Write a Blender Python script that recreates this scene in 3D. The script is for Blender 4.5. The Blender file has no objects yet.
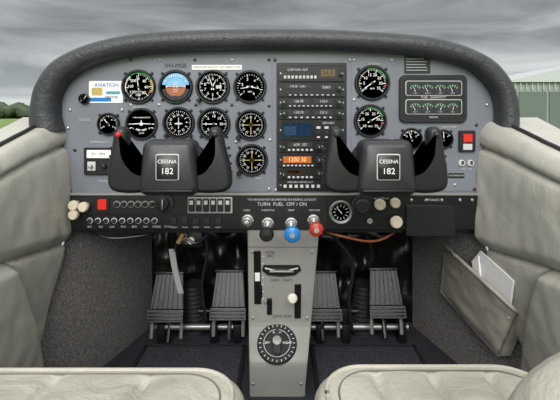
import bpy,bmesh,math,random
from mathutils import Vector,Matrix,noise
random.seed(4)
D=1.1; F=440.0; H=0.69
def W(px,py,y=0.0):
    d=D+y
    return Vector(((px-280)*d/F,y,H+(115-py)*d/F))
def C(r,g,b):
    f=lambda c:(c/255/12.92) if c/255<=0.04045 else ((c/255+0.055)/1.055)**2.4
    return (f(r),f(g),f(b),1)
MC={}
def mat(name,col,rough=.5,metal=0,bump=0,bscale=200,var=0,vscale=20,emit=0,coat=0,spec=.5,detail=4,crease=0,cscale=14):
    if name in MC: return MC[name]
    m=bpy.data.materials.new(name); m.use_nodes=True; nt=m.node_tree; b=nt.nodes['Principled BSDF']
    c=C(*col)
    b.inputs['Base Color'].default_value=c; b.inputs['Roughness'].default_value=rough
    b.inputs['Metallic'].default_value=metal
    b.inputs['Specular IOR Level'].default_value=spec
    if coat: b.inputs['Coat Weight'].default_value=coat; b.inputs['Coat Roughness'].default_value=.08
    if emit: b.inputs['Emission Color'].default_value=c; b.inputs['Emission Strength'].default_value=emit
    tc=nt.nodes.new('ShaderNodeTexCoord')
    if var:
        n=nt.nodes.new('ShaderNodeTexNoise'); n.inputs['Scale'].default_value=vscale; n.inputs['Detail'].default_value=detail
        nt.links.new(tc.outputs['Object'],n.inputs['Vector'])
        r=nt.nodes.new('ShaderNodeValToRGB')
        r.color_ramp.elements[0].position=.3; r.color_ramp.elements[1].position=.7
        r.color_ramp.elements[0].color=tuple(x*(1-var) for x in c[:3])+(1,)
        r.color_ramp.elements[1].color=tuple(min(1,x*(1+var)) for x in c[:3])+(1,)
        nt.links.new(n.outputs['Fac'],r.inputs['Fac']); nt.links.new(r.outputs['Color'],b.inputs['Base Color'])
    bp=None
    if crease:
        n3=nt.nodes.new('ShaderNodeTexNoise'); n3.inputs['Scale'].default_value=cscale; n3.inputs['Detail'].default_value=5; n3.inputs['Distortion'].default_value=1.2
        nt.links.new(tc.outputs['Object'],n3.inputs['Vector'])
        bq=nt.nodes.new('ShaderNodeBump'); bq.inputs['Strength'].default_value=crease; bq.inputs['Distance'].default_value=.02
        nt.links.new(n3.outputs['Fac'],bq.inputs['Height']); nt.links.new(bq.outputs['Normal'],b.inputs['Normal']); bp=bq
    if bump:
        n2=nt.nodes.new('ShaderNodeTexNoise'); n2.inputs['Scale'].default_value=bscale; n2.inputs['Detail'].default_value=3
        nt.links.new(tc.outputs['Object'],n2.inputs['Vector'])
        bk=nt.nodes.new('ShaderNodeBump'); bk.inputs['Strength'].default_value=bump; bk.inputs['Distance'].default_value=.002
        if bp: nt.links.new(bp.outputs['Normal'],bk.inputs['Normal'])
        nt.links.new(n2.outputs['Fac'],bk.inputs['Height']); nt.links.new(bk.outputs['Normal'],b.inputs['Normal'])
    MC[name]=m; return m
panelM=mat('panel_gray_paint',(116,120,128),.36,bump=.15,bscale=400,var=.1,vscale=9)
lipM=mat('glareshield_vinyl',(54,57,59),.4,bump=.6,bscale=260,var=.15,vscale=30,crease=.15,cscale=30)
blk=mat('black_plastic',(22,22,24),.38)
blk2=mat('black_satin_panel',(17,17,20),.3,bump=.1,bscale=300,var=.2,vscale=40)
bez=mat('bezel_dark',(36,38,41),.33)
face=mat('dial_face_black',(24,28,30),.3,coat=1)
white=mat('dial_white',(240,240,235),.5,emit=.1)
dimw=mat('label_gray',(195,196,194),.6)
wht=mat('label_white',(240,240,236),.5)
blue=mat('horizon_blue',(125,185,222),.4); brown=mat('horizon_brown',(165,95,55),.4)
orange=mat('orange_marking',(235,120,30),.5); green=mat('green_arc',(50,150,70),.5); yellow=mat('yellow_arc',(225,190,40),.5)
redM=mat('red_plastic',(205,38,30),.35,emit=.1); blueP=mat('blue_plastic',(28,120,190),.3)
redK=mat('red_knob_plastic',(175,50,40),.35)
chrome=mat('chrome',(210,210,208),.25,.85); steel=mat('brushed_steel',(165,165,163),.4,.7)
cream=mat('cream_knob',(215,206,180),.4)
yokeM=mat('yoke_black_plastic',(44,44,47),.34,bump=.25,bscale=500)
gripM=mat('yoke_grip_black',(29,29,31),.34,bump=.3,bscale=400)
wallL=mat('gray_leather_trim',(178,176,166),.4,bump=.35,bscale=220,var=.07,vscale=6,crease=.2,cscale=9)
seatM=mat('seat_leather',(181,178,164),.36,bump=.4,bscale=260,var=.06,vscale=9,crease=.28,cscale=16)
seam=mat('seam_thread',(112,109,100),.7)
carpet=mat('gray_carpet',(126,122,120),.95,bump=1,bscale=420,var=.5,vscale=210,spec=.1)
floorM=mat('dark_blue_carpet',(60,60,66),.95,bump=1,bscale=500,var=.45,vscale=200,spec=.1)
matM=mat('floor_mat_fabric',(78,78,86),.95,bump=1,bscale=500,var=.4,vscale=180,spec=.1)
pedM=mat('pedestal_paint',(150,150,145),.4,bump=.2,bscale=300,var=.06,vscale=15)
vinyl=mat('black_vinyl',(14,14,15),.28,bump=.3,bscale=60)
pedalM=mat('pedal_cast_metal',(36,36,37),.34,.35,bump=.3,bscale=200)
rubber=mat('trim_rubber',(35,36,38),.6)
lcd=mat('lcd_blue',(75,115,158),.3,emit=.3); lcdo=mat('lcd_orange',(240,120,30),.3,emit=.8); lcdd=mat('lcd_dark',(30,30,28),.2)
paper=mat('paper',(232,232,232),.7)
pocketM=mat('pocket_leather',(166,162,151),.5,bump=.4,bscale=220,var=.07,vscale=10,crease=.2,cscale=14)
lever=mat('aluminium_lever',(165,165,162),.35,.3)

def rr(w,h,r,n=5):
    pts=[];r=min(r,w/2-1e-5,h/2-1e-5)
    for cx,cz,a0 in((w/2-r,h/2-r,0),(-w/2+r,h/2-r,90),(-w/2+r,-h/2+r,180),(w/2-r,-h/2+r,270)):
        for i in range(n+1):
            a=math.radians(a0+90*i/n); pts.append((cx+r*math.cos(a),cz+r*math.sin(a)))
    return pts
class B:
    def __init__(s,name,M=None):
        s.n=name;s.bm=bmesh.new();s.m=[];s.M=M or Matrix();s.t=[]
    def mi(s,m):
        if m not in s.m:s.m.append(m)
        return s.m.index(m)
    def add(s,vs,fs,m):
        v=[s.bm.verts.new(s.M@Vector(p)) for p in vs];k=s.mi(m)
        for f in fs:
            try:
                q=s.bm.faces.new([v[i] for i in f]);q.material_index=k;q.smooth=True
            except ValueError:pass
    def loft(s,rings,m,closed=True,cap0=False,cap1=False):
        n=len(rings[0]);vs=[p for r in rings for p in r];fs=[]
        for i in range(len(rings)-1):
            for j in range(n if closed else n-1):
                k=(j+1)%n;fs.append((i*n+j,i*n+k,(i+1)*n+k,(i+1)*n+j))
        if cap0:fs.append(tuple(range(n)))
        if cap1:fs.append(tuple((len(rings)-1)*n+j for j in range(n)))
        s.add(vs,fs,m)
    def box(s,a,b,m,bev=0,seg=2):
        t=bmesh.new();bmesh.ops.create_cube(t,size=1)
        for v in t.verts:
            v.co=Vector([(a[i]+b[i])/2+v.co[i]*(b[i]-a[i]) for i in range(3)])
        if bev:bmesh.ops.bevel(t,geom=t.edges[:],offset=bev,segments=seg,affect='EDGES',profile=.5)
        t.verts.index_update()
        s.add([v.co.copy() for v in t.verts],[[v.index for v in f.verts] for f in t.faces],m);t.free()
    def slab(s,outline,ys,m,rnd):
        n=len(outline);P_=[Vector((p[0],p[1])) for p in outline]
        area=sum(P_[i].x*P_[(i+1)%n].y-P_[(i+1)%n].x*P_[i].y for i in range(n))
        sg=1 if area>0 else -1
        nm=[]
        for i in range(n):
            t=(P_[(i+1)%n]-P_[i-1]).normalized();nm.append(Vector((-t.y,t.x))*sg)
        yf,yb=ys;rings=[]
        K=6
        def rg(ins,yy):return [((P_[i]+nm[i]*ins).x,yy,(P_[i]+nm[i]*ins).y) for i in range(n)]
        for k in range(K+1):
            a=math.pi/2*k/K;rings.append(rg(rnd*(1-math.sin(a)),yb-rnd*(1-math.cos(a))))
        for k in range(K+1):
            a=math.pi/2*k/K;rings.append(rg(rnd*(1-math.cos(a)),yf+rnd*(1-math.sin(a))))
        s.loft(rings,m,True,True,True)
    def lathe(s,c,prof,m,seg=32):
        rings=[[(c[0]+max(r,1e-5)*math.cos(2*math.pi*j/seg),c[1]-h,c[2]+max(r,1e-5)*math.sin(2*math.pi*j/seg)) for j in range(seg)] for r,h in prof]
        s.loft(rings,m,True,prof[0][0]>1e-4,prof[-1][0]>1e-4)
    def ring(s,c,prof,m,seg=32):
        rings=[[(c[0]+r*math.cos(2*math.pi*j/seg),c[1]-h,c[2]+r*math.sin(2*math.pi*j/seg)) for j in range(seg)] for r,h in prof]
        s.loft(rings,m)
    def plate(s,cx,cz,w,h,r,y0,y1,m,bev=.0005):
        o=rr(w,h,r);i=rr(w-2*bev,h-2*bev,max(r-bev,1e-4))
        s.loft([[(cx+x,y1,cz+z) for x,z in o],[(cx+x,y0+bev,cz+z) for x,z in o],[(cx+x,y0,cz+z) for x,z in i]],m,True,True,True)
    def poly(s,pts,y0,y1,m):
        s.loft([[(x,y1,z) for x,z in pts],[(x,y0,z) for x,z in pts]],m,True,True,True)
    def tube(s,path,rad,m,seg=12,sq=1.0,up=Vector((0,1,0)),cap=True):
        path=[Vector(p) for p in path];n=len(path)
        if not hasattr(rad,'__len__'):rad=[rad]*n
        rings=[]
        for i in range(n):
            t=(path[min(i+1,n-1)]-path[max(i-1,0)]).normalized()
            a=up-t*up.dot(t)
            if a.length<1e-3:a=Vector((1,0,0))-t*t.x
            a.normalize();b=t.cross(a)
            rings.append([path[i]+rad[i]*(a*math.cos(2*math.pi*j/seg)*sq+b*math.sin(2*math.pi*j/seg)) for j in range(seg)])
        s.loft(rings,m,True,cap,cap)
    def text(s,txt,p,size,m,align='CENTER',rot=None,sx=1):
        s.t.append((txt,s.M@Vector(p),size,m,align,rot,sx))
    def done(s,ang=35,loc=None):
        bmesh.ops.recalc_face_normals(s.bm,faces=s.bm.faces[:])
        vs=[v.co for v in s.bm.verts]
        c=Vector([(min(v[i] for v in vs)+max(v[i] for v in vs))/2 for i in range(3)])
        for v in s.bm.verts:v.co-=c
        me=bpy.data.meshes.new(s.n);s.bm.to_mesh(me);s.bm.free()
        for m in s.m:me.materials.append(m)
        me.set_sharp_from_angle(angle=math.radians(ang))
        o=bpy.data.objects.new(s.n,me);o.location=c;bpy.context.collection.objects.link(o)
        for k,(txt,p,size,m,al,rot,sx) in enumerate(s.t):
            cu=bpy.data.curves.new('lettering_%d'%k,'FONT');cu.body=txt;cu.size=size;cu.align_x=al;cu.align_y='CENTER'
            cu.materials.append(m);t=bpy.data.objects.new('lettering_%d'%k,cu)
            bpy.context.collection.objects.link(t);t.parent=o;t.location=p-c
            t.rotation_euler=rot or (math.pi/2,0,0);t.scale=(sx,1,1)
        s.o=o;return o
def crv(pts,n=60):
    pts=[Vector(p) for p in pts];out=[]
    q=[2*pts[0]-pts[1]]+pts+[2*pts[-1]-pts[-2]]
    k=len(pts)-1
    for i in range(n+1):
        u=min(i/n*k,k-1e-6);a=int(u);t=u-a
        p0,p1,p2,p3=q[a:a+4]
        out.append(.5*((2*p1)+(-p0+p2)*t+(2*p0-5*p1+4*p2-p3)*t*t+(-p0+3*p1-3*p2+p3)*t**3))
    return out
def T(px,py,y=0): 
    return Matrix.Translation(W(px,py,0)+Vector((0,y,0)))
P=1/400
# ---------------- glareshield ----------------
outer=[(28,131),(29,108),(36,82),(56,58),(100,40),(160,31),(280,28),(370,31),(440,38),(488,56),(511,80),(519,104),(520,129)]
inner=[(60,131),(56,112),(59,92),(74,74),(108,60),(165,52),(280,49),(370,51),(430,57),(470,68),(492,88),(499,108),(498,129)]
N=90
oc=crv([W(x,y,-.03) for x,y in outer],N);ic=crv([W(x,y,-.03) for x,y in inner],N)
b=B('glareshield')
rings=[]
for o,i in zip(oc,ic):
    r=[]
    c=(o+i)/2;h=(o-i)/2
    fo=Vector((o.x*.93,.34,H+(o.z-H)*.75-.0))
    r.append(fo);r.append(o+Vector((0,.1,0)))
    for k in range(13):
        a=math.pi*k/12
        r.append(c+h*math.cos(a)+Vector((0,-.032*math.sin(a)**.8+.012,0)))
    r.append(i+Vector((0,.028,0)))
    rings.append(r)
b.loft(rings,lipM,closed=False)
b.add([r[0] for r in rings],[tuple(range(len(rings)))],lipM)
b.tube([o*.22+i*.78+Vector((0,-.0115,0)) for o,i in zip(oc,ic)],.0018,rubber,6)
b.done(50)
# ---------------- instrument panel ----------------
b=B('instrument_panel')
pl=[((p.x)*1.0,p.z) for p in crv([W(x,y,0) for x,y in [(54,131),(49,112),(53,90),(70,68),(105,54),(165,46),(280,42),(370,44),(435,50),(476,62),(498,86),(505,108),(504,129)]],60)]
pl+=[W(481,150).xz[:],W(479,193).xz[:],W(72,193).xz[:],W(66,150).xz[:]]
pl=[(p[0],p[1]) for p in pl]
b.poly(pl,0,.012,panelM)
b.M=Matrix()
def flat(b,x0,y0,x1,y1,h,m,r=2,t=.002,bev=.0005):
    a=W((x0+x1)/2,(y0+y1)/2);b.plate(a.x,a.z,abs(x1-x0)*P,abs(y1-y0)*P,r*P,-h,-h+t,m,bev)
flat(b,128,57,272,192,.0015,panelM,4,.0015)
flat(b,351,57,476,191,.0015,panelM,4,.0015)
scr=[(131,60),(160,60),(195,60),(232,60),(269,60),(131,105),(159,105),(196,105),(232,105),(269,106),(131,189),(269,189),(354,60),(392,60),(473,60),(354,100),(392,140),(474,189),(70,110),(122,110),(75,150),(124,150),(270,140),(236,142),(232,180),(395,160),(455,185),(476,125),(350,60),(275,60),(276,190),(487,105),(68,128)]
for x,y in scr:
    a=W(x,y);b.lathe((a.x,-.0015,a.z),[(.0042,0),(.0042,.0008),(.0026,.0018),(0,.0018)],bez if (x+y)%2 else steel,10)
b.text('VH-MSR',W(176,66)+Vector((0,-.003,0)),.016,blk)
flat(b,192,65,242,70,.003,wht,.8)
b.text('CROSSWIND VELOCITY  NOT ABOVE 15 KTS',W(217,67.4)+Vector((0,-.0035,0)),.0058,blk)
for x,y,s_ in [(258,178,'NAV'),(104,181,'STATIC'),(449,127,'SUCTION'),(85,120,'CLOCK'),(374,64,'ENGINE'),(139,107,'AIRSPEED'),(100,142,'EMERGENCY')]:
    b.text(s_,W(x,y)+Vector((0,-.003,0)),.008,dimw)
flat(b,448,173,464,178,.003,blk,.5);b.text('NO SMOKING',W(456,175.4)+Vector((0,-.0035,0)),.006,dimw)
b.done()

# ---------------- gauges ----------------
def rad(b,a,r0,r1,w,h,m,w1=None):
    w1=w if w1 is None else w1;a=math.radians(a);d=Vector((math.sin(a),0,math.cos(a)));n=Vector((math.cos(a),0,-math.sin(a)))
    p=[d*r0-n*w/2,d*r1-n*w1/2,d*r1+n*w1/2,d*r0+n*w/2]
    b.add([q+Vector((0,-h,0)) for q in p],[(0,1,2,3)],m)
def arc(b,a0,a1,r0,r1,h,m):
    n=max(3,int(abs(a1-a0)/8));i=[];o=[]
    for k in range(n+1):
        a=math.radians(a0+(a1-a0)*k/n);i.append((r0*math.sin(a),-h,r0*math.cos(a)));o.append((r1*math.sin(a),-h,r1*math.cos(a)))
    b.loft([i,o],m,False)
def gauge(name,px,py,rp,kind,nums=(),a0=-150,a1=150,needles=((40,.7),),ticks=30,extra=None,square=True):
    b=B(name,T(px,py,-.0015));r=rp*P
    if square:
        for k in range(4):
            a=math.radians(45+90*k);b.lathe((1.17*r*math.cos(a),0,1.17*r*math.sin(a)),[(.004,0),(.004,.002),(.0025,.003),(0,.003)],bez,10)
    b.ring((0,0,0),[(r*1.08,0),(r*1.08,.005),(r*1.02,.0085),(r*.96,.0085),(r*.9,.002)],bez,40)
    b.lathe((0,0,0),[(r*.91,.0018),(0,.0018)],face,40)
    h=.0024
    if kind=='ai':
        R=r*.62
        for s_,m in((1,blue),(-1,brown)):
            pts=[(R*math.cos(math.pi*k/20),-.0022,s_*R*math.sin(math.pi*k/20)+.0) for k in range(21)]
            b.add(pts,[tuple(range(21))],m)
        arc(b,-80,80,r*.63,r*.86,h,blue);arc(b,100,260,r*.63,r*.86,h,bez)
        b.box((-R,-.003,-.0007),(R,-.0024,.0007),white)
        for z in(.006,.011,-.006,-.011):b.box((-.006,-.003,z-.0004),(.006,-.0024,z+.0004),white)
        for a in(-60,-30,-20,-10,0,10,20,30,60):rad(b,a,r*.66,r*.8,.0012,.003,white)
        b.box((-.02,-.005,-.001),(-.006,-.0035,.001),orange);b.box((.006,-.005,-.001),(.02,-.0035,.001),orange)
        b.lathe((0,-.004,0),[(.0016,0),(.0016,.001),(0,.001)],orange,10)
        b.poly([(-.01,-r*.86),(.01,-r*.86),(.004,-r*.55),(-.004,-r*.55)],-.004,-.0026,bez)
    elif kind=='tc':
        for a in(-90,90,-110,110):rad(b,a,r*.68,r*.84,.0018,h,white)
        b.tube([(-r*.62,-.004,0),(0,-.004,.001),(r*.62,-.004,0)],.0012,white,6)
        b.box((-.001,-.005,0),(.001,-.0035,.009),white);b.lathe((0,-.003,0),[(.004,0),(.004,.002),(0,.002)],white,14)
        b.tube([(-.013,-.0035,-.013),(-.006,-.0035,-.0155),(0,-.0035,-.016),(.006,-.0035,-.0155),(.013,-.0035,-.013)],.0026,dimw,8)
        b.lathe((0,-.0055,-.016),[(.0024,0),(.0024,.001),(0,.001)],blk,10)
        b.text('2 MIN',(0,-.003,-.023),.005,white);b.text('L',(-.02,-.003,-.011),.006,white);b.text('R',(.02,-.003,-.011),.006,white)
        b.text('TURN COORDINATOR',(0,-.003,.016),.0042,white)
    elif kind in('hi','vor'):
        for a in range(0,360,10):rad(b,a,r*(.68 if a%30==0 else .74),r*.82,.0009,h,white)
        L=['N','3','6','E','12','15','S','21','24','W','30','33']
        for k,t in enumerate(L):
            a=math.radians(k*30+(25 if kind=='hi' else 0));b.text(t,(r*.54*math.sin(a),-.003,r*.54*math.cos(a)),r*.2,white,rot=(math.pi/2,a,0))
        if kind=='hi':
            b.poly([(-.001,-.014),(.001,-.014),(.001,-.004),(.010,-.003),(.010,-.001),(.001,.002),(.0008,.014),(-.0008,.014),(-.001,.002),(-.010,-.001),(-.010,-.003),(-.001,-.004)],-.004,-.003,dimw)
            for x in(-1,1):b.lathe((x*r*.8,-.004,-r*.85),[(.005,0),(.005,.01),(.004,.012),(0,.012)],blk,14)
        else:
            b.box((-.0007,-.0036,-r*.5),(.0007,-.003,r*.5),yellow);b.box((-r*.5,-.0036,-.0007),(r*.5,-.003,.0007),yellow)
            b.lathe((0,-.003,0),[(.006,0),(.006,.0006),(0,.0006)],bez,20)
            b.lathe((-r*.85,-.004,-r*.85),[(.006,0),(.006,.012),(.005,.014),(0,.014)],blk,14)
    else:
        for k in range(ticks+1):
            a=a0+(a1-a0)*k/ticks;big=k%5==0
            rad(b,a,r*(.64 if big else .73),r*.83,.0015 if big else .0007,h,white)
        for k,t in enumerate(nums):
            a=math.radians(a0+(a1-a0)*k/max(1,len(nums)-(0 if a1-a0>=360 else 1)))
            b.text(t,(r*.5*math.sin(a),-.0028,r*.5*math.cos(a)),r*.24,white)
    if extra:extra(b,r)
    for a,l in needles:
        if kind in('dial',):
            rad(b,a,-r*.2,r*l,.0026,.0042,white,.0009)
    if kind=='dial':
        b.lathe((0,-.004,0),[(.0035,0),(.0035,.001),(0,.0014)],bez,16)
    return b.done()
def ex_asi(b,r):
    arc(b,-60,60,r*.84,r*.9,.0026,green);arc(b,60,110,r*.84,r*.9,.0026,yellow);arc(b,-110,-40,r*.8,r*.84,.0026,white);rad(b,112,r*.7,r*.9,.002,.003,redM)
    b.text('KNOTS',(0,-.003,-r*.3),.005,white)
def ex_alt(b,r):
    b.box((r*.2,-.003,-.004),(r*.55,-.0024,.004),dimw);b.text('ALT',(-r*.25,-.003,r*.25),.006,white)
    b.lathe((-r*.85,-.004,-r*.85),[(.005,0),(.005,.012),(.004,.014),(0,.014)],blk,14)
def ex_lab(t):
    return lambda b,r:(b.text(t,(0,-.003,-r*.32),.0055,white))
def ex_eng(t):
    def f(b,r):
        arc(b,-20,70,r*.84,r*.9,.0026,green);rad(b,100,r*.7,r*.9,.002,.003,redM);b.text(t,(0,-.003,-r*.35),.006,white)
    return f
gauge('airspeed_indicator',139,87,16,'dial',['0','40','60','80','100','120','160','200'],0,320,((-8,.72),),36,ex_asi)
gauge('attitude_indicator',176,87,16,'ai')
gauge('altimeter',213,87,16,'dial',list('0123456789'),0,360,((-20,.75),(25,.5)),50,ex_alt)
gauge('clock_gauge',250,87,15.5,'dial',['1','2','3','4','5','6'],-130,150,((100,.6),(-100,.6)),24,ex_lab('RPM'))
gauge('suction_gauge',109,124,10.5,'dial',['0','2','4','6'],-120,120,((-40,.7),),20)
gauge('turn_coordinator',142,124,15,'tc')
gauge('heading_indicator',179,123,15,'hi')
gauge('vertical_speed_indicator',214,124,15.5,'dial',['0','5','10','15','20','15','10','5'],-90,270,((-90,.72),),40,ex_lab('VERT'))
gauge('vor_indicator',251,125,14.5,'vor')
gauge('vor_indicator',252,160,15,'vor')
gauge('adf_indicator',212,160,13,'hi')
gauge('tachometer',372,83,16.5,'dial',['0','5','10','15','20','25','30','35'],-130,130,((-125,.72),),35,ex_eng('RPM'))
gauge('manifold_pressure_gauge',370,121,15.5,'dial',['10','15','20','25','30','35'],-130,130,((60,.72),),30,ex_eng('MAP'))
gauge('exhaust_temperature_gauge',411,139,10.5,'dial',['0','1','2'],-60,60,((-20,.7),),20)
gauge('ammeter',443,139,9,'dial',['-','0','+'],-60,60,((0,.7),),10)
gauge('outside_air_thermometer',85,99,5,'dial',[],-120,120,((30,.7),),8,None,False)
b=B('engine_gauge_cluster',T(432,99,-.0015))
b.plate(0,0,67*P,47*P,.014,-.01,0,bez,.002);b.plate(0,0,62*P,42*P,.012,-.0105,-.009,blk,.0003)
for z in(.026,-.020):
    b.plate(0,z,56*P,15*P,.006,-.012,-.0104,dimw,.001);b.plate(0,z,54.5*P,13.6*P,.005,-.0124,-.0104,bez,.0004)
    for x in(-.046,-.0155,.0155,.046):
        b.plate(x,z,11.5*P,12*P,.003,-.0127,-.0118,face,.0003)
        b.M=T(432,99,-.0015)@Matrix.Translation((x,0,z-.009))
        arc(b,-48,48,.0165,.0178,.0131,green)
        for a_ in(-48,-24,0,24,48):rad(b,a_,.0125,.0165,.0008,.0131,white)
        rad(b,random.uniform(-30,20),.001,.0125,.0012,.0134,white,.0006)
        b.M=T(432,99,-.0015)
    for x,t in zip((-.046,-.0155,.0155,.046),('LEFT','RIGHT','AMP','TEMP') if z>0 else ('OIL T','OIL P','CHT','VAC')):b.text(t,(x,-.0132,z-.0125),.0045,dimw)
b.text('FUEL  QUANTITY',(0,-.011,.0035),.008,dimw);b.text('ENGINE',(0,-.011,-.0455),.006,dimw)
b.done()
b=B('placard_plate',T(417,65,-.0015))
b.plate(0,0,26*P,17*P,.002,-.0015,0,bez)
for k in range(5):b.box((-.028,-.0019,.014-k*.007),(.028-random.random()*.015,-.0015,.0155-k*.007),dimw)
b.done()
b=B('advertising_sticker',T(106,92,-.0002))
b.plate(0,0,34*P,22*P,.003,-.001,0,wht);b.plate(-.014,-.019,22*P,4*P,.002,-.0013,-.0009,blueP,.0001)
b.plate(-.022,.001,11*P,8*P,.004,-.0013,-.0009,mat('sticker_tan',(190,165,95),.5),.0001);b.plate(.018,-.002,14*P,3*P,.003,-.0014,-.0009,mat('sticker_teal',(70,150,160),.5),.0001)
b.text('AVIATION',(.002,-.002,.017),.013,blueP);b.text('SERVICES',(.014,-.002,-.013),.008,bez)
b.done()
b=B('annunciator_switch_box',T(100,161,-.0015))
b.plate(0,0,30*P,27*P,.003,-.006,0,blk,.001);b.plate(0,.018,24*P,8*P,.002,-.007,-.005,wht)
b.text('ELT  TEST',(0,-.0075,.018),.008,blk);b.plate(-.018,-.012,8*P,9*P,.001,-.007,-.005,dimw);b.plate(.014,-.012,10*P,9*P,.001,-.0065,-.005,bez)
b.lathe((-.018,-.006,-.012),[(.0045,0),(.004,.012),(0,.013)],steel,12);b.lathe((.014,-.006,-.012),[(.007,0),(.006,.01),(0,.011)],blk,16)
b.done()
b=B('emergency_locator_switch',T(466,141,-.0015))
b.plate(0,0,16*P,21*P,.003,-.008,0,blk,.001);b.plate(0,.008,9*P,8*P,.001,-.011,-.007,redM);b.plate(0,-.014,9*P,6*P,.001,-.0095,-.007,dimw)
b.done()
b=B('toggle_switch_pair',T(466,163,-.0015))
for x in(-.012,.010):
    b.lathe((x,0,0),[(.0085,0),(.0085,.003),(.007,.0045),(0,.0045)],dimw,18)
    b.box((x-.0015,-.012,-.002),(x+.0015,-.003,.006),blk)
b.text('OFF  ON',(0,-.002,-.015),.007,dimw)
b.done()

# ---------------- radio stack ----------------
def radio(name,x0,y0,x1,y1,feat):
    b=B(name);a=W((x0+x1)/2,(y0+y1)/2)
    b.plate(a.x,a.z,(x1-x0)*P,(y1-y0)*P,.0025,-.01,-.0041,blk,.0008)
    b.plate(a.x,a.z,(x1-x0-5)*P,(y1-y0-1.5)*P,.0015,-.0103,-.009,blk2,.0003)
    for f in feat:
        k=f[0]
        if k=='d':
            _,u0,v0,u1,v1,m,t,tm=f
            c=W((u0+u1)/2,(v0+v1)/2);b.plate(c.x,c.z,(u1-u0)*P,(v1-v0)*P,.001,-.0112,-.0095,m,.0002)
            if t:b.text(t,c+Vector((0,-.0116,0)),(v1-v0)*P*.95,tm,sx=.9)
        elif k=='k':
            c=W(f[1],f[2]);r=f[3]*P
            b.lathe((c.x,-.01,c.z),[(r,0),(r,.006),(r*.92,.0065),(r*.6,.0065),(r*.55,.013),(0,.0135)],bez if len(f)<5 else f[4],18)
            b.box((c.x-.0004,-.0238,c.z),(c.x+.0004,-.0234,c.z+r*.5),wht)
        elif k=='b':
            _,u0,u1,n,v,w,h=f[:7];m=f[7] if len(f)>7 else bez
            for i in range(n):
                c=W(u0+(u1-u0)*i/max(1,n-1),v);b.plate(c.x,c.z,w*P,h*P,.0005,-.0135,-.0095,m,.0004)
        elif k=='t':
            b.text(f[3],W(f[1],f[2])+Vector((0,-.0108,0)),f[4]*P,dimw)
    c0=W(x0+2.2,(y0+y1)/2);c1=W(x1-2.2,(y0+y1)/2)
    for c in(c0,c1):b.lathe((c.x,-.0095,c.z),[(.0022,0),(.0022,.001),(0,.0012)],steel,8)
    b.done()
flatB=B('avionics_rack');a=W(311.5,127)
flatB.plate(a.x,a.z,70*P,128*P,.004,-.004,-.0015,bez,.001)
flatB.done()
amb=mat('lcd_amber',(225,195,140),.3,emit=.35)
lcdg=mat('radio_window',(52,54,54),.2)
ow=mat('transponder_window',(165,88,28),.3,emit=.35)
radio('audio_panel',278.5,65.5,344.5,82,[('d',318,68,337,79.5,lcdg,'',None),('d',320.5,70,334.5,77,amb,'24.8',blk),('d',284,68.5,311,72,lcdg,'COM NAV ADF',dimw),('b',285,315,9,77.5,2.4,3,dimw),('k',340.5,75,2.2)])
radio('marker_receiver',278.5,82.5,344.5,97,[('d',284,85,311,88.5,lcdg,'118.50  124.1',dimw),('b',287,311,5,93,3,2.6,bez),('d',319,85.5,333,90,lcdg,'NAV',dimw),('k',338.5,89,3.2),('b',290,333,9,95.2,2.2,1.2,dimw)])
radio('navigation_radio',278.5,97.5,344.5,108,[('d',288,99.5,309,103.5,lcdg,'124.70',dimw),('d',314,99.5,332,103.5,lcdg,'112.4',dimw),('k',284,103,3),('k',338.5,103,3.3),('b',290,330,10,106,2,1.2,dimw)])
radio('communication_radio',278.5,108.5,344.5,119.5,[('d',288,110.5,309,114.5,lcdg,'118.10',dimw),('d',314,110.5,332,114.5,lcdg,'121.5',dimw),('k',284,114,3),('k',338.5,114,3.3),('b',290,330,8,117.4,2.4,1.4,dimw)])
radio('gps_receiver',278.5,120,344.5,140,[('d',281.5,121.5,313.5,138.5,lcdd,'',None),('d',283,123,312,136.5,lcd,'',None),('d',284,126,296,135,mat('lcd_land',(115,150,172),.3,emit=.25),'',None),('t',328,123,'GPS NAV',3),('b',318,334,3,127.5,4,2.4,dimw),('b',318,334,3,132,4,2.4,bez),('b',318,334,3,137,3,1.6,dimw),('k',339,133,3.6)])
radio('adf_receiver',278.5,140.5,324,152,[('d',288,142.5,312,146.5,lcdg,'ADF  337',dimw),('b',289,311,6,149.5,2.4,1.8,dimw),('k',283.5,147,2.6),('k',318.5,147,3)])
radio('transponder',278.5,152.5,324,166.5,[('d',283,156,311,162.5,ow,'1200 30',amb),('k',318.5,160,3.4),('b',284,312,8,165,2.2,1.4,dimw)])
radio('distance_measuring_radio',278.5,167,324,179,[('d',286,169,311,173.5,lcdd,'',None),('d',288,169.8,300,172.8,ow,'',None),('b',289,311,6,176.5,2.4,1.8,dimw),('k',283.5,174,2.6),('k',318.5,173,3)])
radio('autopilot_controller',278.5,179.5,344.5,189.5,[('b',285,318,7,185.5,3,3,dimw),('k',334,184.5,3.2),('t',300,181.5,'HDG NAV APR REV ALT',2.4)])
radio('cassette_blanking_unit',325,141,344.5,178.5,[('b',330,340,2,150,4,4,bez),('k',335,163,4)])

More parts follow.
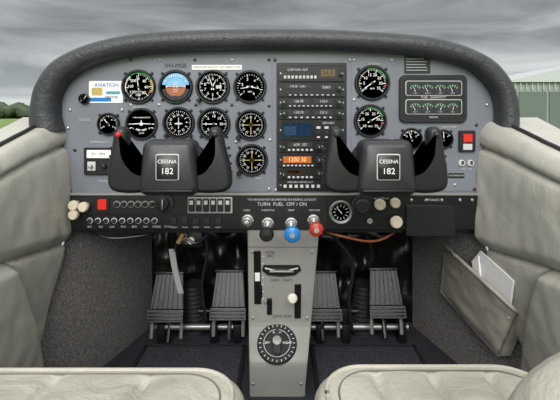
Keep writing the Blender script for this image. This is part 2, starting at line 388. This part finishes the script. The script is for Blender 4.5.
# ---------------- lower switch panel ----------------
b=B('lower_switch_panel')
flat(b,72,193.5,481,229,.012,blk2,3,.011,.002)
flat(b,72,192,481,194.5,.0135,steel,.6,.004)
flat(b,239,196,326,228,.0145,blk,1.5,.003)
flat(b,73,196,234,212.5,.0138,blk,1.5,.002)
flat(b,404,204,452,234,.02,blk,1.5,.02,.001)
def circ(x,y,r,h,m,y0=-.0145,seg=18,r2=None):
    a=W(x,y);r*=P;b.lathe((a.x,y0,a.z),[(r*.7,0),(r*.8,h*.4),(r,h*.55),(r,h*.85),(r*.8,h),(0,h)],m,seg)
for x,y in((79.5,203),(89,204.5),(79.5,212)):circ(x,y,5,.024,cream)
flat(b,98,196,112,211,.017,blk,1,.004);flat(b,101,198,109.5,208,.021,redM,1,.006)
for i in range(6):
    circ(119+i*7,203,2.3,.008,blk);a=W(119+i*7,203);b.ring((a.x,-.014,a.z),[(.0085,0),(.0085,.0015),(.0062,.0015)],steel,16)
for i in range(9):
    circ(92+i*8,219.5,2,.008,bez,-.012);a=W(92+i*8,219.5);b.ring((a.x,-.012,a.z),[(.0075,0),(.0075,.0013),(.0055,.0013)],dimw,14)
circ(166,202,9.5,.006,bez);circ(166,202,6,.014,blk);a=W(166,202);b.box((a.x-.002,-.036,a.z-.012),(a.x+.002,-.026,a.z+.012),steel,.0008)
flat(b,189,196,233,212,.0155,dimw,1,.002)
for i in range(6):
    x=193+i*7.1;flat(b,x-2.8,197.5,x+2.8,210,.021,blk,.6,.008);flat(b,x-1.8,199,x+1.8,203,.0225,wht,.4,.003)
for i in range(5):
    flat(b,172+i*11,216.5,178+i*11,223,.016,bez,.5,.006)
    b.text('PUSH',W(175+i*11,226)+Vector((0,-.013,0)),.006,dimw)
for i,t in enumerate(['BAT','ALT','LDG','TAXI','BCN','NAV','STROBE','PITOT']):b.text(t,W(92+i*11,225.5)+Vector((0,-.0125,0)),.006,dimw)
b.text('THIS AIRPLANE MUST BE OPERATED AS A NORMAL CATEGORY',W(282,198.5)+Vector((0,-.0155,0)),.0075,dimw,sx=.8)
b.text('TURN  FUEL  OFF / ON',W(282,203)+Vector((0,-.0155,0)),.012,dimw)
for x,t in((247,'CARB'),(268,'THROTTLE'),(291,'PROP'),(314,'MIXTURE')):b.text(t,W(x,209)+Vector((0,-.0155,0)),.0065,dimw)
a=W(340,211)
b.ring((a.x,-.012,a.z),[(.029,0),(.029,.004),(.027,.006),(.022,.002)],steel,30);b.lathe((a.x,-.012,a.z),[(.0225,.001),(0,.001)],face,30)
b.M=Matrix.Translation((a.x,-.012,a.z))
for k in range(12):rad(b,k*30,.013,.019,.001,.002,white)
rad(b,-40,-.004,.016,.002,.003,white,.001);b.M=Matrix()
circ(361,204,11,.005,bez);circ(360,204,7.5,.022,bez,seg=24)
for x,y,r in((377,202,5.5),(392,200.5,5),(393,219,6)):circ(x,y,r,.024,cream)
circ(368,219,3,.01,steel)
for x in(410,425,440,458,470):circ(x,199,1.4,.002,steel,-.012)
b.text('CABIN HEAT   AIR   DEFROST',W(372,197.5)+Vector((0,-.0135,0)),.006,dimw);b.text('AVIONICS',W(430,199)+Vector((0,-.0135,0)),.008,dimw)
flat(b,80,229,478,233,-.004,blk2,.5,.02)
b.done()
def pushpull(name,x,y,col,L,r,star=False):
    b=B(name);a=W(x,y)
    b.lathe((a.x,-.0147,a.z),[(.015,0),(.015,.004),(.012,.007),(.011,.016),(.009,.018),(.004,.018)],chrome,24)
    b.lathe((a.x,-.02,a.z),[(.0035,0),(.0035,L)],chrome,12)
    if star:
        pts=[];n=48
        prof=[(.6,L-.016),(1,L-.012),(1.04,L-.004),(.9,L),(.5,L+.003),(.0,L+.003)]
        rings=[]
        for rr_,h in prof:
            rings.append([(a.x+max(rr_*r,1e-4)*(1+.05*math.cos(10*2*math.pi*j/n)*(rr_>.8))*math.cos(2*math.pi*j/n),-.02-h,a.z+max(rr_*r,1e-4)*(1+.05*math.cos(10*2*math.pi*j/n)*(rr_>.8))*math.sin(2*math.pi*j/n)) for j in range(n)])
        b.loft(rings,col,True,True,False);b.lathe((a.x,-.02-L-.003,a.z),[(.006,0),(.006,.002),(0,.002)],chrome,16)
    else:
        b.lathe((a.x,-.02,a.z),[(r*.5,L-.02),(r,L-.014),(r*1.05,L-.004),(r*.8,L+.002),(0,L+.003)],col,24)
    b.done()
pushpull('throttle_knob',268,222,blk,.10,.0155)
pushpull('propeller_knob',291,222,blueP,.10,.0175,True)
pushpull('mixture_knob',313,219,redK,.085,.016,True)
pushpull('carburetor_heat_knob',248,219,chrome,.02,.008)

# ---------------- yokes ----------------
def yoke(cx,dl,dr):
    b=B('control_yoke')
    def q(x,py,yy=-.2):return W(x,py,yy)
    c=q(cx,167);s=.9/440
    rings=[]
    for (yy,wt,wb,ht,hb) in((-.165,24,29,27,27),(-.195,25,30,28,27),(-.222,25,29.5,27.5,26.5),(-.232,22.5,27,25,24),(-.236,20,24.5,21.5,20.5)):
        ring=[]
        base=rr(2,2,.3,6)
        for u,v in base:
            w=wt+(wb-wt)*(1-v)/2
            ring.append((c.x+u*w*s,yy,c.z+(v*(ht if v>0 else hb))*s))
        rings.append(ring)
    b.loft(rings,yokeM,True,True,True)
    zc=c.z
    b.plate(c.x,zc+.004,.046,.052,.004,-.2385,-.235,dimw,.001);b.plate(c.x,zc+.004,.042,.048,.003,-.2395,-.237,blk,.0005)
    b.text('CESSNA',(c.x,-.2399,zc+.015),.0105,wht);b.text('182',(c.x,-.2399,zc-.004),.017,wht)
    b.box((c.x-.05,-.24,zc-.045),(c.x+.05,-.226,zc-.041),blk,.001)
    hor=[(-15,190),(-28,191.5),(-42,192),(-53,190.5),(-59,187),(-61.5,180),(-61,166),(-58.5,150),(-57,138),(-55.5,130),(-52,126.5),(-46,127.5),(-43,132),(-42.5,142),(-43.5,150),(-41.5,157),(-37,163.5),(-32,168),(-24,170),(-15,171)]
    for sg,dx in((-1,dl),(1,dr)):
        o=[]
        for x,y in hor:
            sh=dx*(190-y)/64
            p=W(cx+(-sg*x)+sh,y,-.2);o.append(Vector((p.x,p.z,0)))
        oc_=crv(o,90)
        out=[(p.x,p.y) for p in oc_]
        b.slab(out,(-.223,-.188),gripM,.0105)
        for py in(148,156,164,172):
            p0=W(cx+sg*60.6+dx*(190-py)/64,py,-.204);b.tube([p0+Vector((0,-.010,0)),p0+Vector((0,.008,0))],.003,blk,8)
        e=W(cx+sg*50+dx*(190-134)/64,134,-.2)
        b.lathe((e.x,-.2215,e.z),[(.0055,0),(.0055,.006),(.004,.008),(0,.009)],redM if (sg<0 and cx<280) else bez,14)
    b.lathe((c.x,-.0016,zc),[(.0155,0),(.0155,.17)],chrome,24)
    b.lathe((c.x,-.002,zc),[(.036,0),(.036,.006),(.028,.014),(.018,.016)],bez,28)
    b.done(50)
yoke(172,1,-6)
yoke(384,1,-2)

# ---------------- pedestal ----------------
def ped_x(py):
    t=(py-229)/(388-229);return 247+2*t,320-14*t
b=B('center_pedestal')
prof=[(230,-.008),(236,-.006),(245,.0),(322,.045),(327,.043),(359,-.018),(363,-.022),(389,-.022)]
def pedrow(py,y):
    l,r=ped_x(py);a=W(l,py,y);c=W(r,py,y);e=.006
    return [Vector((a.x-.006,.3,a.z)),Vector((a.x,y+.012,a.z)),Vector((a.x+.002,y+.003,a.z)),Vector((a.x+e+.003,y,a.z)),Vector((c.x-e-.003,y,c.z)),Vector((c.x-.002,y+.003,c.z)),Vector((c.x,y+.012,c.z)),Vector((c.x+.006,.3,c.z))]
rows=[]
for i in range(len(prof)-1):
    (p0,y0),(p1,y1)=prof[i],prof[i+1]
    for k in range(4):
        t=k/4;rows.append(pedrow(p0+(p1-p0)*t,y0+(y1-y0)*t))
rows.append(pedrow(*prof[-1]))
rows.append([Vector((v.x,v.y,.0)) for v in rows[-1]])
b.loft(rows,pedM,False)
def face_pt(px,py,off=0):
    for (p0,y0),(p1,y1) in zip(prof,prof[1:]):
        if p0<=py<=p1:
            y=y0+(y1-y0)*(py-p0)/(p1-p0);break
    return W(px,py,y)+Vector((0,-off,0))
def fplate(b,x0,y0,x1,y1,off,th,m,r=.002):
    a=face_pt((x0+x1)/2,(y0+y1)/2);p0=face_pt(0,y0);p1=face_pt(0,y1)
    ang=math.atan2(p1.y-p0.y,-(p1.z-p0.z))
    hh=(p1-p0);hh.x=0
    b.M=Matrix.Translation(a)@Matrix.Rotation(ang,4,'X')
    b.plate(0,0,abs(x1-x0)*(D+a.y)/F,hh.length,r,-off,-off+th,m,.0006)
    b.M=Matrix()
    return a,ang
for py in(247,):
    a=face_pt(250,py);c=face_pt(316,py);b.box((a.x-.004,a.y-.001,a.z-.0012),(c.x+.002,a.y+.002,a.z+.0012),seam)
for x,y in((252,252),(312,252),(253,318),(307,318),(253,384),(301,384)):
    a=face_pt(x,y);b.lathe((a.x,a.y+.001,a.z),[(.004,0),(.004,.002),(.0025,.003),(0,.003)],steel,10)
fplate(b,254,251,261,304,.003,.004,blk)
for k in range(7):fplate(b,262,256+k*7,264,257+k*7,.001,.0012,dimw,.0002)
fplate(b,255,272,260,280,.006,.004,wht,.001)
b.text('NOSE\nDN',face_pt(270,254,.002),.009,bez);b.text('UP',face_pt(266,303,.002),.009,bez)
a=face_pt(282,316);b.text('COWL FLAP',a+Vector((0,-.002,0)),.009,bez)
fplate(b,267,298,272,314,.004,.005,blk)
b.done()
b=B('elevator_trim_wheel');a=face_pt(257.5,290)
b.M=Matrix.Translation(a+Vector((0,.03,0)))@Matrix.Rotation(math.pi/2,4,'Z')
b.lathe((0,-.004,0),[(.03,0),(.034,0),(.036,.004),(.034,.008),(.03,.008),(.028,.004)],blk,36);b.done()
b=B('cowl_flap_lever')
fplate(b,294.5,284,301,318,.003,.004,blk)
b.tube([face_pt(297,300,0),face_pt(296,297,.02),face_pt(292,293,.035)],.003,chrome,8)
b.M=Matrix.Translation(face_pt(292,292,.035));b.lathe((0,0,0),[(.005,-.004),(.0115,.0),(.0125,.006),(.009,.012),(0,.013)],mat('ivory_knob',(225,222,205),.35),20);b.done()
b=B('trim_position_indicator')
p=face_pt(281.5,270);b.M=Matrix.Translation(p)
pts=[(-.045,.014),(.045,.014),(.05,.0),(.035,-.012),(0,-.016),(-.035,-.012),(-.05,0)]
b.poly(pts,-.003,.006,blk);b.tube([(-.042,-.004,.006),(0,-.004,-.004),(.042,-.004,.006)],.002,dimw,6)
b.box((-.03,-.012,-.003),(.03,-.003,.002),steel,.001)
b.text('RUDDER TRIM',(0,-.0035,.022),.008,bez);b.text('NOSE L   NOSE R',(0,-.0036,-.024),.007,bez);b.done()
b=B('fuel_selector_valve')
a=face_pt(277,344);p0=face_pt(0,328);p1=face_pt(0,358);ang=math.atan2(p1.y-p0.y,-(p1.z-p0.z))
b.M=Matrix.Translation(a)@Matrix.Rotation(ang,4,'X')
b.lathe((0,.0,0),[(.050,0),(.050,.003),(.047,.0055),(0,.0055)],blk,48)
for k in range(24):rad(b,k*15,.040,.0455,.0012,.0062,white)
b.ring((0,0,0),[(.034,.0055),(.034,.007),(.0325,.007)],dimw,40)
for t,aa in(('LEFT',-90),('BOTH',0),('RIGHT',90),('OFF',180)):
    r_=math.radians(aa);b.text(t,(.026*math.sin(r_),-.0065,.026*math.cos(r_)),.008,white,rot=(math.pi/2+ang,0,0))
b.poly([(-.007,-.03),(.007,-.03),(.009,0),(.003,.034),(-.003,.034),(-.009,0)],-.02,-.006,bez)
b.lathe((0,-.018,0),[(.011,0),(.011,.004),(0,.005)],steel,20)
b.M=Matrix();b.done()

# ---------------- pedals ----------------
def pedal(px,py):
    b=B('rudder_pedal');c=W(px,py,.22)
    b.M=Matrix.Translation(c)@Matrix.Rotation(math.radians(-22),4,'X')@Matrix.Scale(.93,4)
    w0,w1=.044,.054
    def tr(z0,z1,a,bw,y0,y1,m,bev=.006):
        b.loft([[(x*(1),y,z) for x,z in((-bw,z0),(bw,z0),(a,z1),(-a,z1))] for y in(y1,y0+.003)]+[[(x*.97,y0,z0+(z-z0)*.98+.001) for x,z in((-bw,z0),(bw,z0),(a,z1),(-a,z1))]],m,True,True,True)
    tr(-.03,.08,w0,w1,-.006,.01,pedalM)
    for k in range(7):
        t=-1+2*k/6
        b.loft([[(t*(w1-.006)-.0028,y,-.028),(t*(w1-.006)+.0028,y,-.028),(t*(w0-.006)+.0022,y,.074),(t*(w0-.006)-.0022,y,.074)] for y in(-.004,-.0115)],pedalM,True,True,True)
    tr(-.068,-.032,.057,.059,-.022,.014,pedalM)
    for k in range(3):b.box((-.053,-.026,-.062+k*.010),(.053,-.02,-.058+k*.010),pedalM,.001)
    b.box((-.048,-.013,.074),(.048,.012,.084),pedalM,.003)
    b.tube([(0,.01,.03),(0,.05,.01),(0,.06,-.06),(0,.045,-.13)],.008,blk,10)
    for x in(-.047,.047):b.tube([(x,.012,-.065),(x,.02,-.115)],.006,steel,8)
    b.M=Matrix();b.done()
for x,y in((168,299),(229,297),(323,298),(385,295)):pedal(x,y)
b=B('rudder_torque_bar')
for z,y,m in((.045,.24,steel),(.075,.28,blk)):
    for x0,x1 in((-.39,-.115),(.095,.39)):b.tube([(x0,y,z),(x1,y,z)],.009,m,14)
    for x in(-.36,-.2,-.13,.12,.2,.37):b.box((x-.012,y-.014,.0),(x+.012,y+.014,z+.012),blk,.003)
b.done()
# bellows boots over the pedal linkages
for x in(-.275,.265):
    b=B('rubber_bellows_boot');R_=[]
    pth=[];rd=[]
    for k in range(25):
        t=k/24;pth.append(Vector((x,.31-.02*t,.0+.16*t)));rd.append(.045-.022*t+.004*math.cos(k*math.pi))
    b.tube(pth,rd,rubber,20);b.done(80)
b=B('parking_brake_lever')
b.tube([W(182,230,.05),W(178,240,.05),W(174,252,.05)],.0035,blk,8)
b.loft([[p+Vector((-w,-.003,0)),p+Vector((w,-.003,0)),p+Vector((w,.003,0)),p+Vector((-w,.003,0))] for p,w in zip(crv([W(172,249,.05),W(175,268,.05),W(181,293,.05)],12),[.008-.001*i/12 for i in range(13)])],lever,True,True,True)
b.done()
b=B('wiring_bundle')
def wire(pts,r,m):b.tube(crv([W(*p) for p in pts],24),r,m,8)
wire([(325,232,.03),(345,237,.02),(365,241,.03),(380,240,.04),(394,233,.05)],.003,mat('copper_wire',(150,85,50),.5))
wire([(186,238,.03),(196,243,.03),(208,234,.05)],.004,bez)
wire([(183,233,.03),(181,238,.03),(178,243,.03)],.006,mat('tan_hose',(150,120,80),.5))
wire([(205,232,.05),(207,255,.08),(202,285,.12),(206,320,.16)],.004,bez)
wire([(330,232,.1),(352,262,.14),(349,300,.16),(352,330,.2)],.005,bez)
wire([(88,231,.03),(110,238,.02),(140,236,.03),(160,231,.03)],.003,blk)
wire([(365,232,.08),(372,255,.15),(362,270,.2)],.004,bez)
wire([(400,232,.05),(420,237,.04),(445,234,.03)],.003,blk)
b.done()
b=B('air_duct_box');a=W(196,240,.06)
b.box((a.x-.02,.04,a.z-.014),(a.x+.02,.10,a.z+.03),blk,.003);b.lathe((a.x-.008,.04,a.z+.006),[(.009,0),(.009,.008),(0,.009)],cream,16);b.done()

# ---------------- shell ----------------
def edge(side,z):
    if side<0: P3=[(H-.0175,-.545,.03),(H-.30,-.52,.0),(H-.561,-.552,-.10),(0,-.565,-.15)]
    else: P3=[(H-.0075,.5075,.03),(H-.30,.4875,.0),(H-.561,.557,-.10),(0,.575,-.15)]
    if z>=P3[0][0]:return P3[0][1],P3[0][2]
    for (z0,x0,y0),(z1,x1,y1) in zip(P3,P3[1:]):
        if z0>=z>=z1:
            t=(z0-z)/(z0-z1);return x0+(x1-x0)*t,y0+(y1-y0)*t
    return P3[-1][1:]
def sill(side,y):
    P2=[(.03,-.008),(-.22,-.082),(-.6,-.14),(-1.4,-.15)]
    for (a,z0),(c,z1) in zip(P2,P2[1:]):
        if a>=y>=c:return H+z0+(z1-z0)*(a-y)/(a-c)
    return H-.008 if y>0 else H-.15
def segd(p,a,c):
    p=Vector(p);a=Vector(a);c=Vector(c);d=c-a;t=max(0,min(1,(p-a).dot(d)/d.length_squared));return (p-a-d*t).length
def wp(side,px,py):
    X=.555;d=X*F/abs(px-280);return (d-D,H+(115-py)*d/F)
def seams(side):
    if side<0:L=[[(8,262),(18,290),(30,330),(38,365),(41,400)],[(72,236),(40,250),(8,262),(-40,282)],[(64,143),(30,160),(0,180),(-60,222)]]
    else:L=[[(552,268),(543,300),(531,340),(522,375),(518,400)],[(480,238),(515,252),(552,268),(610,292)],[(487,140),(525,160),(560,182),(620,222)]]
    return [[wp(side,*p) for p in l] for l in L]
def sst(a):
    a=max(0,min(1,a));return a*a*(3-2*a)
def wall(side,name):
    S=seams(side);b=B(name);NV=110;cols=[]
    ys=[-i*.006 for i in range(0,100)]+[-.6-.03*i for i in range(1,24)]
    dp=S[0]
    def ydoor(z):
        if z>dp[0][1]:return None
        for (ya,za),(yb_,zb) in zip(dp,dp[1:]):
            if za>=z>=zb:return ya+(yb_-ya)*(za-z)/(za-zb)
        return dp[-1][0]
    def ztop(y):
        q2=S[1][2:]
        (ya,za),(yb_,zb)=q2[0],q2[1];t=(ya-y)/(ya-yb_);return za+(zb-za)*min(t,1)
    for j in range(NV+1):
        row=[];v=j/NV
        for i,yy in enumerate(ys):
            zt=sill(side,yy);z=zt*v
            xf,yf=edge(side,z)
            y=yf+yy*( (1.3+yf)/1.29 )
            zt=sill(side,y);z=zt*v
            t=min(1,(yf-y)/.4);x=xf+(side*.575-xf)*t
            g=0
            for l in S:
                for a,c in zip(l,l[1:]):
                    dd=segd((y,z),a,c);g=max(g,math.exp(-(dd/.005)**2)+.3*math.exp(-(dd/.02)**2))
            x+=side*.014*g
            yd=ydoor(z)
            if yd is not None:
                x-=side*.024*sst((yd-y)/.02)*sst((ztop(y)-z)/.02)
            x-=side*.010*sst((ztop(y)-z)/-.03)*sst((zt-z)/.04)
            e=min(1,(yf-y)/.02); x+=side*.012*(1-math.sqrt(max(0,1-(1-e)**2)))
            tt=(1-v)/.05
            if tt<1:x+=side*.015*(1-math.sqrt(max(0,1-(1-tt)**2)))
            x+=side*.005*noise.noise(Vector((y*8,z*8,side)))+side*.0022*noise.noise(Vector((y*30,z*22,side*3)))
            row.append(Vector((x,y,z)))
        cols.append(row)
    top=[Vector((p.x+side*.05,p.y,p.z+.002)) for p in cols[-1]]
    b.loft(cols+[top],wallL,False)
    out=[Vector((side*.66,p.y,p.z)) for p in top];
    b.loft([top,out,[Vector((p.x,p.y,-.05)) for p in out]],wallL,False)
    fe=[r[0] for r in cols]
    b.loft([fe,[Vector((side*.66,p.y+.01,p.z)) for p in fe]],wallL,False)
    b.tube([p+Vector((side*.022,0,.004)) for p in cols[-1]][::2],.005,rubber,8)
    b.done(60)
wall(-1,'wall_left');wall(1,'wall_right')
def kick(side,name,xe):
    b=B(name);rows=[]
    for j in range(31):
        z=(H-.02)*j/30;xf,yf=edge(side,z);row=[]
        xf+=side*.016;yf+=.004
        for i in range(21):
            t=i/20;row.append(Vector((xf+(xe-xf)*t-side*.012*math.sin(math.pi*t),yf+(.345-yf)*t,z)))
        rows.append(row)
    b.loft(rows,carpet,False)
    b.loft([[r[-1] for r in rows],[r[-1]+Vector((side*.2,0,0)) for r in rows]],carpet,False)
    b.done(60)
kick(-1,'kick_panel_carpet',-.42);kick(1,'kick_panel_carpet',.435)
b=B('firewall_upholstery');rows=[]
for j in range(71):
    z=(H+.15)*j/70;row=[]
    for i in range(111):
        x=-.45+.9*i/110
        q_=abs(noise.noise(Vector((x*9,z*7,1))))+.5*abs(noise.noise(Vector((x*20,z*14,5))))
        cell=abs(math.sin(x*22))**.5*abs(math.sin((z+.03)*18))**.5
        row.append(Vector((x,.365+.035*q_-.018*cell,z)))
    rows.append(row)
b.loft(rows,vinyl,False);b.done(60)
b=B('floor');b.box((-.64,-1.35,-.04),(.64,.42,0),floorM);b.done()
for x0,x1 in((-.40,-.1),(.09,.40)):
    b=B('floor_mat')
    b.box((x0,-.35,.0),(x1,.20,.008),matM,.003);b.box((x0,-.35,.007),(x0+.01,.20,.011),rubber,.001);b.box((x1-.01,-.35,.007),(x1,.20,.011),rubber,.001);b.box((x0,.19,.007),(x1,.20,.011),rubber,.001);b.done()
# ---------------- seats ----------------
def seat(x0,x1,yf,ztop,back=None):
    b=B('pilot_seat');yb=-1.12;cx=(x0+x1)/2;cy=(yf+yb)/2;w=x1-x0;h=yf-yb
    base=rr(w,h,.06,10)
    dn=[]
    for i in range(len(base)):
        a=base[i];c=base[(i+1)%len(base)];L=math.hypot(c[0]-a[0],c[1]-a[1]);k=max(1,int(L/.008))
        for q in range(k):dn.append((a[0]+(c[0]-a[0])*q/k,a[1]+(c[1]-a[1])*q/k))
    def ring(ins,z,top=False):
        fx=(w/2-ins)/(w/2);fy=(h/2-ins)/(h/2);out=[]
        for u,v in dn:
            x=cx+u*fx;y=cy+v*fy;zz=z
            if top:
                g=0
                for k in(-1,0,1):
                    g=max(g,math.exp(-((u*fx-k*w*.235)/.005)**2)+.3*math.exp(-((u*fx-k*w*.235)/.022)**2))
                g=max(g,math.exp(-((yf-y-.14)/.006)**2))
                e=min(1,(ins-.028)/.02)
                zz=z-.011*g*max(0,e)+.003*noise.noise(Vector((x*22,y*22,0)))
            out.append((x,y,zz))
        return out
    R=[ring(.03,ztop-.13),ring(.005,ztop-.12),ring(0,ztop-.10),ring(0,ztop-.04)]
    for k in range(1,7):
        a=math.pi/2*k/6;R.append(ring(.028*(1-math.cos(a)),ztop-.04+.03*math.sin(a)))
    mx=min(w,h)/2-.004
    ins=.034
    while ins<mx:
        R.append(ring(ins,ztop-.01+.012*min(1,(ins-.028)/.08),True));ins+=.005 if ins<.12 else .012
    R.append(ring(mx,ztop+.002,True))
    b.loft(R,seatM,True,True,True)
    pr=ring(.016,ztop-.0125);b.tube([Vector(p) for p in pr]+[Vector(pr[0])],.0036,seatM,8,cap=False)
    pr=ring(.030,ztop-.0095);b.tube([Vector(p) for p in pr]+[Vector(pr[0])],.0013,seam,6,cap=False)
    pr=ring(.0,ztop-.085);b.tube([Vector(p) for p in pr]+[Vector(pr[0])],.0035,seam,8,cap=False)
    for x in(x0+.07,x1-.07):
        b.box((x-.012,yf-.42,.0),(x+.012,yf-.04,.02),steel,.003)
        for y in(yf-.08,yf-.36):b.box((x-.01,y-.012,.015),(x+.01,y+.012,ztop-.12),blk,.003)
    if back:
        bx0,bx1,by,bz0,bz1=back
        o=rr(bx1-bx0,bz1-bz0,.075,8);bc=((bx0+bx1)/2,(bz0+bz1)/2);rg=[]
        for k in range(9):
            a=math.pi*k/8;ins=.03*(1-math.sin(a));yy=by+.045*math.cos(a)
            fx=1-ins/((bx1-bx0)/2);fz=1-ins/((bz1-bz0)/2)
            rg.append([(bc[0]+x*fx,yy-(z*.08),bc[1]+z*fz) for x,z in o])
        b.loft(rg,seatM,True,True,True)
    b.done(60)
seat(-.56,-.045,-.468,H-.345)
seat(.045,.37,-.460,H-.345,(.138,.43,-.83,.32,H-.142))
# map pocket + papers
KA=Vector((.535,-.06));KB=Vector((.435,.36))
def kp(px,py,off=0):
    u=(px-280)/F
    dx=KB.x-KA.x;dy=KB.y-KA.y
    t=(KA.x-off-u*(D+KA.y))/(u*dy-dx);y=KA.y+dy*t
    return W(px,py,y)
b=B('map_pocket')
TL,TR,BR,BL=(446,247),(517,312),(498,356),(441,292)
fr=[];n=14
for j in range(n+1):
    row=[];v=j/n
    for i in range(n+1):
        u=i/n
        x=(TL[0]*(1-u)+TR[0]*u)*(1-v)+(BL[0]*(1-u)+BR[0]*u)*v;y=(TL[1]*(1-u)+TR[1]*u)*(1-v)+(BL[1]*(1-u)+BR[1]*u)*v
        bl=math.sin(math.pi*u)**.5*(1-.6*v)
        if v==1 or u in(0,1):bl=0
        row.append(kp(x,y,.02+.035*bl+.004*noise.noise(Vector((u*6,v*6,2)))))
    fr.append(row)
b.loft(fr,pocketM,False)
loop=fr[0][:];b.tube(loop,.005,pocketM,8)
bd=[r[0] for r in fr]+fr[-1][1:]+[r[-1] for r in fr[::-1]][1:]
b.loft([bd,[p+Vector((.03,0,0)) for p in bd]],pocketM,False);b.tube(bd,.003,seam,6)
b.done(60)
b=B('folded_papers')
for k,(q4,off) in enumerate([(((471,262),(480,251),(514,282),(507,316)),.026),(((476,268),(487,257),(513,281),(508,318)),.032),(((472,261),(478,256),(482,300),(474,292)),.036)]):
    v=[kp(x,y,off) for x,y in q4];b.loft([v,[p+Vector((.004,0,0)) for p in v]],paper,True,True,True)
b.done()
# ---------------- outside ----------------
gm=mat('airfield_grass',(118,140,84),.95,var=.3,vscale=.15,spec=.1);tarm=mat('tarmac',(146,148,145),.9,var=.1,vscale=.6)
b=B('airfield_ground');b.box((-700,-300,-1.2),(700,900,-1.1),gm);b.done()
b=B('taxiway');b.box((-300,4,-1.1),(300,9.5,-1.08),tarm);b.box((-300,6.6,-1.08),(300,6.75,-1.07),yellow);b.done()
tm=mat('tree_foliage',(78,90,70),.95,var=.4,vscale=.4,spec=.1)
b=B('tree_line')
for k in range(260):
    a=math.radians(-62+124*k/259+random.uniform(-.3,.3));R_=260+random.uniform(-15,15)
    x=R_*math.sin(a);y=R_*math.cos(a);hh=random.uniform(4.5,8)*(1.2 if x>0 else 1)
    t=bmesh.new();bmesh.ops.create_icosphere(t,subdivisions=2,radius=1);t.verts.index_update()
    vs=[]
    for v in t.verts:
        c=v.co*(1+.25*noise.noise(v.co*2+Vector((k,0,0))));vs.append((x+c.x*5,y+c.y*4,-1.1+hh*.55+c.z*hh*.6))
    b.add(vs,[[v.index for v in f.verts] for f in t.faces],tm);t.free()
b.done()
b=B('hangar')
hm=mat('hangar_cladding',(140,150,142),.7,var=.12,vscale=2);hr=mat('hangar_roof',(180,185,184),.6);hd=mat('hangar_door',(96,108,100),.7)
x0,x1,y0,y1=26.5,46,50,66
b.box((x0,y0,-1.1),(x1,y1,4.6),hm);
b.loft([[(x,y0-.5,z) for x,z in((x0-.6,4.5),(x1+.6,4.5),((x0+x1)/2,7))],[(x,y1+.5,z) for x,z in((x0-.6,4.5),(x1+.6,4.5),((x0+x1)/2,7))]],hr,True,True,True)
for k in range(5):
    xx=x0+1.2+k*3.5;b.box((xx,y0-.15,-1.1),(xx+3.2,y0-.02,3.4),hd)
for k in range(30):b.box((x0+k*.66,y0-.2,3.6),(x0+k*.66+.1,y0,4.5),hr)
b.done()
# ---------------- world ----------------
w=bpy.data.worlds.new('overcast_sky');bpy.context.scene.world=w;w.use_nodes=True;nt=w.node_tree;nt.nodes.clear()
out=nt.nodes.new('ShaderNodeOutputWorld');bg=nt.nodes.new('ShaderNodeBackground');tc=nt.nodes.new('ShaderNodeTexCoord')
sp=nt.nodes.new('ShaderNodeSeparateXYZ');nt.links.new(tc.outputs['Generated'],sp.inputs[0])
r1=nt.nodes.new('ShaderNodeValToRGB');nt.links.new(sp.outputs['Z'],r1.inputs['Fac'])
cr=r1.color_ramp
cr.elements[0].position=0;cr.elements[0].color=C(222,226,226)
cr.elements[1].position=1;cr.elements[1].color=(1.4,1.39,1.36,1)
for p,c in((.06,C(200,205,205)),(.14,C(166,171,172)),(.25,C(140,145,146)),(.4,(.95,.95,.95,1))):
    e=cr.elements.new(p);e.color=c
mp=nt.nodes.new('ShaderNodeMapping');mp.inputs['Scale'].default_value=(1.6,1.6,8);nt.links.new(tc.outputs['Generated'],mp.inputs[0])
nz=nt.nodes.new('ShaderNodeTexNoise');nz.inputs['Scale'].default_value=2.2;nz.inputs['Detail'].default_value=7;nz.inputs['Distortion'].default_value=.6;nt.links.new(mp.outputs[0],nz.inputs['Vector'])
r2=nt.nodes.new('ShaderNodeValToRGB');r2.color_ramp.elements[0].position=.35;r2.color_ramp.elements[0].color=(.64,.66,.67,1);r2.color_ramp.elements[1].position=.66;r2.color_ramp.elements[1].color=(1.38,1.38,1.38,1)
nt.links.new(nz.outputs['Fac'],r2.inputs['Fac'])
mx=nt.nodes.new('ShaderNodeMix');mx.data_type='RGBA';mx.blend_type='MULTIPLY';mx.inputs[0].default_value=1
nt.links.new(r1.outputs[0],mx.inputs[6]);nt.links.new(r2.outputs[0],mx.inputs[7]);nt.links.new(mx.outputs[2],bg.inputs[0]);bg.inputs[1].default_value=1.0
nt.links.new(bg.outputs[0],out.inputs[0])
s=bpy.data.lights.new('soft_daylight','SUN');s.energy=2.9;s.angle=math.radians(40);s.color=(1,.98,.95);so=bpy.data.objects.new('soft_daylight',s);bpy.context.collection.objects.link(so)
so.rotation_euler=(math.radians(60),0,math.radians(-4))
cam=bpy.data.cameras.new('camera');co=bpy.data.objects.new('camera',cam);bpy.context.collection.objects.link(co)
co.location=(0,-D,H);co.rotation_euler=(math.pi/2,0,0);cam.sensor_width=36;cam.lens=F/560*36;cam.shift_y=-85/560;cam.clip_start=.02;cam.clip_end=3000
bpy.context.scene.camera=co
bpy.context.scene.view_settings.view_transform='Standard'
